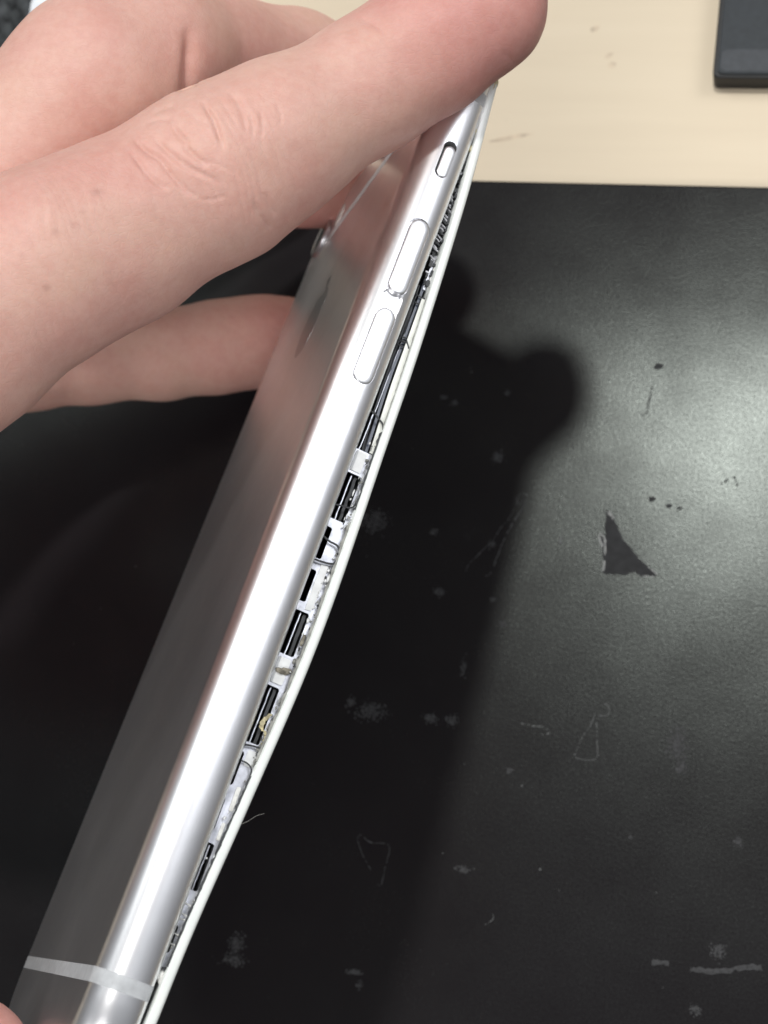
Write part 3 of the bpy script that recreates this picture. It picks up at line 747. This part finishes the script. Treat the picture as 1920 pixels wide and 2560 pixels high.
def np_mesh(name, V, Q):
    me = bpy.data.meshes.new(name)
    me.vertices.add(len(V)); me.vertices.foreach_set('co', (V*MM).astype(np.float32).ravel())
    me.loops.add(Q.size); me.loops.foreach_set('vertex_index', Q.astype(np.int32).ravel())
    me.polygons.add(len(Q)); me.polygons.foreach_set('loop_start', (np.arange(len(Q))*4).astype(np.int32)); me.polygons.foreach_set('loop_total', np.full(len(Q), 4, np.int32))
    me.update(calc_edges=True); me.validate(); return me
def relax(V, Q, it=3, f=0.5):
    e = np.concatenate([Q[:, [0, 1]], Q[:, [1, 2]], Q[:, [2, 3]], Q[:, [3, 0]]]); e = np.concatenate([e, e[:, ::-1]])
    for _ in range(it):
        s = np.zeros_like(V); c = np.bincount(e[:, 0], minlength=len(V))
        for k in range(3): s[:, k] = np.bincount(e[:, 0], weights=V[e[:, 1], k], minlength=len(V))
        V = V+f*(s/np.maximum(c, 1)[:, None]-V)
    return V
def lf(P, s, seed):
    r = np.random.default_rng(seed); o = np.zeros(len(P))
    for _ in range(7):
        k = r.normal(0, s, 3); o += np.sin(P@k+r.random()*6.28)
    return o/7
def hand(name, fingers, palm, h, sub, creases, spots, reds, label, cut=None, folds=()):
    Fv, lo = field(fingers, palm, h, cut=cut); V, Q = surface_nets(Fv, lo, h); V = relax(V, Q, 4)
    me = np_mesh(name, V, Q)
    o = bpy.data.objects.new(name, me)
    if sub:
        COL.objects.link(o); md = o.modifiers.new("s", 'SUBSURF'); md.levels = sub; md.render_levels = sub
        bpy.context.view_layer.update(); me = evaluated(o); bpy.data.objects.remove(o)
    n = len(me.vertices); P = np.empty(n*3, np.float32); me.vertices.foreach_get('co', P); P = P.reshape(-1, 3).astype(float)/MM
    Nn = np.empty(n*3, np.float32); me.vertices.foreach_get('normal', Nn); Nn = Nn.reshape(-1, 3).astype(float)
    disp = 0.16*lf(P, 0.28, 3)+0.05*lf(P, 0.9, 5)
    for c in creases:
        v = np.array(c['v']); L = smooth_line(c['p'], 5); L = np.array(L)
        near = np.where((np.abs((P-L.mean(0))-((P-L.mean(0))@v)[:, None]*v).max(1) < 14) & (Nn@v < 0.05) & (np.abs((P-L.mean(0))@v) < 22))[0]
        if len(near) == 0: continue
        Q2 = P[near]; best = np.full(len(near), 1e9); par = np.zeros(len(near))
        L2 = L-(L@v)[:, None]*v; Q2 = Q2-(Q2@v)[:, None]*v
        for i in range(len(L2)-1):
            ba = L2[i+1]-L2[i]; t = np.clip(((Q2-L2[i])@ba)/(ba@ba+1e-9), 0, 1)
            d = np.linalg.norm(Q2-L2[i]-t[:, None]*ba, axis=1); m = d < best; best[m] = d[m]; par[m] = (i+t[m])/(len(L2)-1)
        fade = np.clip(np.minimum(par, 1-par)*4+0.05, 0, 1); wd = c['w']
        disp[near] += -c['d']*fade*np.exp(-(best/wd)**2)+0.10*c['d']*fade*np.exp(-((best-2.4*wd)/(1.3*wd))**2)
    for (c, axv, r, amp, per) in folds:          # fine skin folds across a joint
        c = np.array(c); axv = np.array(axv); axv = axv/np.linalg.norm(axv); q = P-c
        s = q@axv; m = np.exp(-(q**2).sum(1)/(r*r)); wv = 0.55*lf(P, 0.55, 21)+0.9*lf(P, 0.22, 22)
        ph = s/per+2.2*wv; tri = 1-np.abs(((ph*2) % 2)-1)
        disp += -amp*m*np.clip(tri*1.8-0.8, 0, 1)*(0.65+0.8*np.clip(lf(P, 0.35, 23)+0.3, 0, 1))
    P = P+Nn*disp[:, None]; me.vertices.foreach_set('co', (P*MM).astype(np.float32).ravel()); me.update()
    red = np.clip(0.12+0.42*lf(P, 0.14, 9), 0, 1); dark = np.zeros(n)
    for (c, r, a) in reds: red = np.maximum(red, a*np.exp(-(((P-np.array(c))**2).sum(1))/(r*r))+red*0.6)
    for s in spots:
        d2 = ((P-np.array(s['p']))**2).sum(1); v = np.array([-0.241,0.243,-0.94]); dl = (P-np.array(s['p']))@v
        dark = np.maximum(dark, s['a']*np.exp(-np.maximum(d2-dl*dl, 0)/(s['r']**2))*(np.abs(dl) < 14)*(Nn@v < 0))
    at = me.attributes.new('tint', 'FLOAT_COLOR', 'POINT')
    at.data.foreach_set('color', np.stack([np.clip(red, 0, 1), np.clip(dark, 0, 1)*0.32, np.zeros(n), np.ones(n)], 1).astype(np.float32).ravel())
    o = link(name, me, M_SKIN, None, False); me.shade_smooth()
    return tag(o, label, "hand", "hands holding the phone")
HAND = {"index":[[-40.364,-15.731,94.772,12.461],[-30.628,-5.792,91.645,11.746],[-21.601,4.451,88.779,10.947],[-15.722,9.871,85.476,10.562],[-7.657,17.303,83.195,9.884],[-4.156,19.687,82.912,9.884],[1.384,24.756,81.733,9.031],[11.131,34.252,78.489,7.85],[17.651,40.366,77.33,8.062],[23.263,45.954,76.267,7.581],[23.919,49.302,76.963,6.887]],"middle":[[-49.791,-13.189,89.337,12.997],[-41.152,6.86,82.719,11.343],[-34.825,17.552,80.662,10.101],[-28.437,28.567,79.739,10.436],[-25.041,33.706,79.13,11.023],[-20.704,40.316,75.466,10.201],[-17.049,46.251,64.353,8.812],[-9.261,52.728,50.188,7.973],[3.741,51.573,41.226,7.589]],"ring":[[-71.234,20.717,69.551,9.664],[-38.198,34.405,58.212,8.267],[-26.256,40.413,44.987,6.927],[-14.249,45.51,28.318,6.594],[-7.161,46.238,23.491,6.226]],"little":[[-84.356,26.076,59.407,8.895],[-50.723,44.602,42.779,7.184],[-37.511,55.011,31.43,6.573],[-24.942,60.072,20.993,6.158]],"thumb":[[-78.759,-4.621,62.808,13.0],[-69.217,5.055,43.698,10.519],[-54.766,14.078,27.415,8.005],[-46.443,17.12,21.805,7.526],[-36.66,19.559,16.728,7.003],[-28.603,22.584,13.31,7.209],[-22.318,24.784,11.199,7.081],[-17.559,26.552,10.433,6.158]]}
PALM = [[[-126.015,-19.785,84.87,20.226],[-40.364,-15.731,94.772,12.461]],[[-126.015,-19.785,84.87,20.226],[-49.791,-13.189,89.337,13.273]],[[-134.898,-17.667,77.057,19.243],[-71.234,20.717,69.551,11.597]],[[-143.782,-15.548,69.244,20.098],[-84.356,26.076,59.407,10.947]],[[-143.782,-15.548,69.244,22.108],[-78.759,-4.621,62.808,14.3]],[[-130.457,-18.726,80.964,21.324],[-213.904,-41.339,80.601,20.098]]]
F_ = {k: np.array(v) for k, v in HAND.items()}
reds = [(F_['index'][9][:3], 12, 0.9), (F_['index'][8][:3], 11, 0.65), (F_['thumb'][-2][:3], 9, 0.6), (F_['thumb'][-1][:3], 9, 0.5), (F_['middle'][6][:3], 12, 0.55), (F_['ring'][-1][:3], 12, 0.6), (F_['ring'][-2][:3], 10, 0.5), (F_['index'][2][:3], 12, 0.18)]
_i = F_['index']; _ax = _i[8][:3]-_i[2][:3]
folds = [(_i[5][:3]+np.array((0, -2, 5)), _ax, 7.0, 0.26, 1.2), (_i[7][:3]+np.array((0, -1, 3)), _ax, 6.0, 0.05, 1.1), (_i[2][:3]+np.array((0, 0, 8)), _ax+np.array((3, 6, 0)), 16, 0.05, 0.9)]
hand("hand", HAND, PALM, 0.52, 1, [{"p":[[-15.817,44.046,75.174],[-15.483,41.144,74.338],[-15.368,38.802,73.703],[-15.451,36.727,73.188],[-15.373,34.085,72.486],[-15.231,30.567,71.54]],"w":0.75,"d":0.9,"v":[-0.3624,0.4636,-0.8085]},{"p":[[-4.225,23.273,93.435],[-3.414,22.238,92.959],[-2.689,21.296,92.53],[-2.056,19.821,91.986],[-1.273,18.107,91.341]],"w":0.29,"d":0.43,"v":[-0.3485,0.4441,-0.8255]},{"p":[[-7.598,20.369,93.551],[-6.604,19.333,93.028],[-5.907,18.778,92.706],[-5.436,18.425,92.494]],"w":0.28,"d":0.41,"v":[-0.367,0.4349,-0.8223]},{"p":[[-11.263,18.327,95.03],[-10.8,17.355,94.66],[-9.83,16.581,94.211],[-8.068,15.656,93.519],[-7.079,14.626,92.998],[-5.823,13.503,92.385],[-4.576,12.508,91.808],[-3.366,12.0,91.365]],"w":0.29,"d":0.39,"v":[-0.3763,0.4169,-0.8274]},{"p":[[-9.041,18.241,94.437],[-7.924,17.229,93.888],[-7.093,16.565,93.503],[-5.182,15.402,92.711],[-3.042,14.657,91.969],[-0.903,13.913,91.227]],"w":0.28,"d":0.3,"v":[-0.3658,0.422,-0.8295]},{"p":[[-5.98,17.987,92.52],[-4.328,16.911,91.817],[-2.834,16.203,91.251]],"w":0.28,"d":0.3,"v":[-0.3581,0.4253,-0.8312]},{"p":[[-11.497,16.225,94.547],[-10.361,14.957,93.927],[-9.234,13.816,93.343],[-7.858,12.838,92.737],[-6.798,12.594,92.401]],"w":0.28,"d":0.26,"v":[-0.3842,0.4116,-0.8264]},{"p":[[-1.392,24.985,93.149],[-0.1,23.469,92.426],[0.682,21.755,91.782],[1.056,20.244,91.295]],"w":0.35,"d":0.19,"v":[-0.334,0.4526,-0.8268]},{"p":[[0.934,23.083,90.996],[1.239,21.817,90.59],[1.537,20.288,90.119]],"w":0.24,"d":0.14,"v":[-0.3271,0.4468,-0.8327]},{"p":[[2.069,23.761,90.879],[2.386,21.973,90.336],[2.45,20.412,89.916]],"w":0.24,"d":0.12,"v":[-0.3217,0.4485,-0.8339]},{"p":[[3.382,25.244,89.861],[4.074,23.761,89.3],[4.23,22.731,88.993]],"w":0.24,"d":0.12,"v":[-0.3117,0.4554,-0.834]},{"p":[[-10.393,21.795,92.51],[-9.403,22.718,92.494],[-7.86,23.322,92.253]],"w":0.28,"d":0.13,"v":[-0.3758,0.4455,-0.8126]},{"p":[[-11.355,20.481,92.417],[-10.355,21.274,92.365],[-8.792,21.618,92.052],[-7.714,21.37,91.711]],"w":0.24,"d":0.13,"v":[-0.3781,0.4389,-0.8151]},{"p":[[-3.724,12.31,90.473],[-2.164,12.47,90.114],[-0.641,13.12,89.89]],"w":0.21,"d":0.09,"v":[-0.3489,0.4051,-0.8451]},{"p":[[-3.012,16.83,91.458],[-1.399,16.269,90.899],[0.474,15.743,90.281]],"w":0.21,"d":0.1,"v":[-0.3433,0.4227,-0.8387]},{"p":[[0.572,15.208,84.796],[1.489,13.73,84.179],[2.376,12.649,83.671],[3.021,11.935,83.321]],"w":0.35,"d":0.22,"v":[-0.3209,0.4002,-0.8584]},{"p":[[1.845,16.182,84.721],[2.761,14.704,84.104],[3.505,13.737,83.662]],"w":0.35,"d":0.17,"v":[-0.3163,0.4074,-0.8567]},{"p":[[15.421,32.471,83.313],[16.321,31.334,82.788],[17.207,30.375,82.312],[18.017,29.226,81.807],[18.937,27.822,81.208]],"w":0.5,"d":0.1,"v":[-0.2375,0.4749,-0.8474]},{"p":[[10.171,39.192,85.334],[11.137,39.052,85.05],[12.114,38.778,84.728],[13.11,38.235,84.332],[13.565,37.619,84.056]],"w":0.35,"d":0.19,"v":[-0.2588,0.5078,-0.8217]},{"p":[[26.928,39.081,77.806],[28.091,38.357,77.32],[28.862,37.691,76.95]],"w":0.3,"d":0.08,"v":[-0.1787,0.5006,-0.847]},{"p":[[-35.541,18.634,23.652],[-31.822,17.34,22.362],[-28.847,16.306,21.33]],"w":1.0,"d":0.15,"v":[-0.3685,0.3143,-0.8749]}], [{"p":[-14.204,10.578,93.783],"r":0.55,"a":0.9},{"p":[-17.364,4.716,95.209],"r":0.45,"a":0.6},{"p":[-17.659,-1.569,94.725],"r":0.45,"a":0.9},{"p":[-15.157,7.772,94.367],"r":0.35,"a":0.4},{"p":[-20.093,1.188,97.127],"r":0.35,"a":0.35},{"p":[-15.813,6.138,94.114],"r":0.35,"a":0.4}], reds, "large hand reaching in from the left, gripping the phone's top end", cut=np.array((-104.0, -60.0, -2.0)), folds=folds)
H2 = {"index":[[-73.174,-152.098,47.741,11.688],[-48.157,-124.015,58.149,9.499],[-32.381,-102.666,65.997,8.125],[-25.3,-91.638,68.091,7.543],[-22.583,-87.084,68.57,7.22]],"middle":[[-80.348,-143.112,57.229,11.403],[-59.952,-116.405,69.532,9.208],[-54.08,-103.121,65.07,8.381],[-55.524,-97.501,57.314,7.597]],"ring":[[-89.788,-136.092,61.469,10.833],[-70.823,-112.624,73.303,8.666],[-70.509,-103.027,65.059,7.982],[-73.59,-101.669,53.43,7.252]],"little":[[-99.631,-131.218,63.13,9.214],[-86.126,-112.902,70.778,7.264],[-86.779,-107.423,62.783,6.721],[-89.568,-107.063,52.949,6.129]],"thumb":[[-71.504,-174.565,41.506,12.857],[-59.746,-153.588,33.262,11.646],[-46.959,-137.762,30.872,9.944],[-40.16,-128.229,29.46,8.78]]}
F2 = {k: np.array(v) for k, v in H2.items()}
hand("hand", H2, [[[-100.467,-187.361,50.965,18.815],[-73.174,-152.098,47.741,11.688]],[[-100.467,-187.361,50.965,18.815],[-80.348,-143.112,57.229,11.403]],[[-100.467,-187.361,50.965,18.815],[-89.788,-136.092,61.469,10.833]],[[-100.467,-187.361,50.965,18.815],[-99.631,-131.218,63.13,9.214]],[[-102.122,-188.581,48.946,19.003],[-71.504,-174.565,41.506,12.857]],[[-100.467,-187.361,50.965,18.815],[-146.51,-241.497,43.486,17.532]]], 1.3, 1, [], [], [(F2['index'][-1][:3], 12, 0.7)], "fingertip of a second hand touching the phone's lower end at the left edge", cut=np.array((-135.0, -200.0, -50.0)))
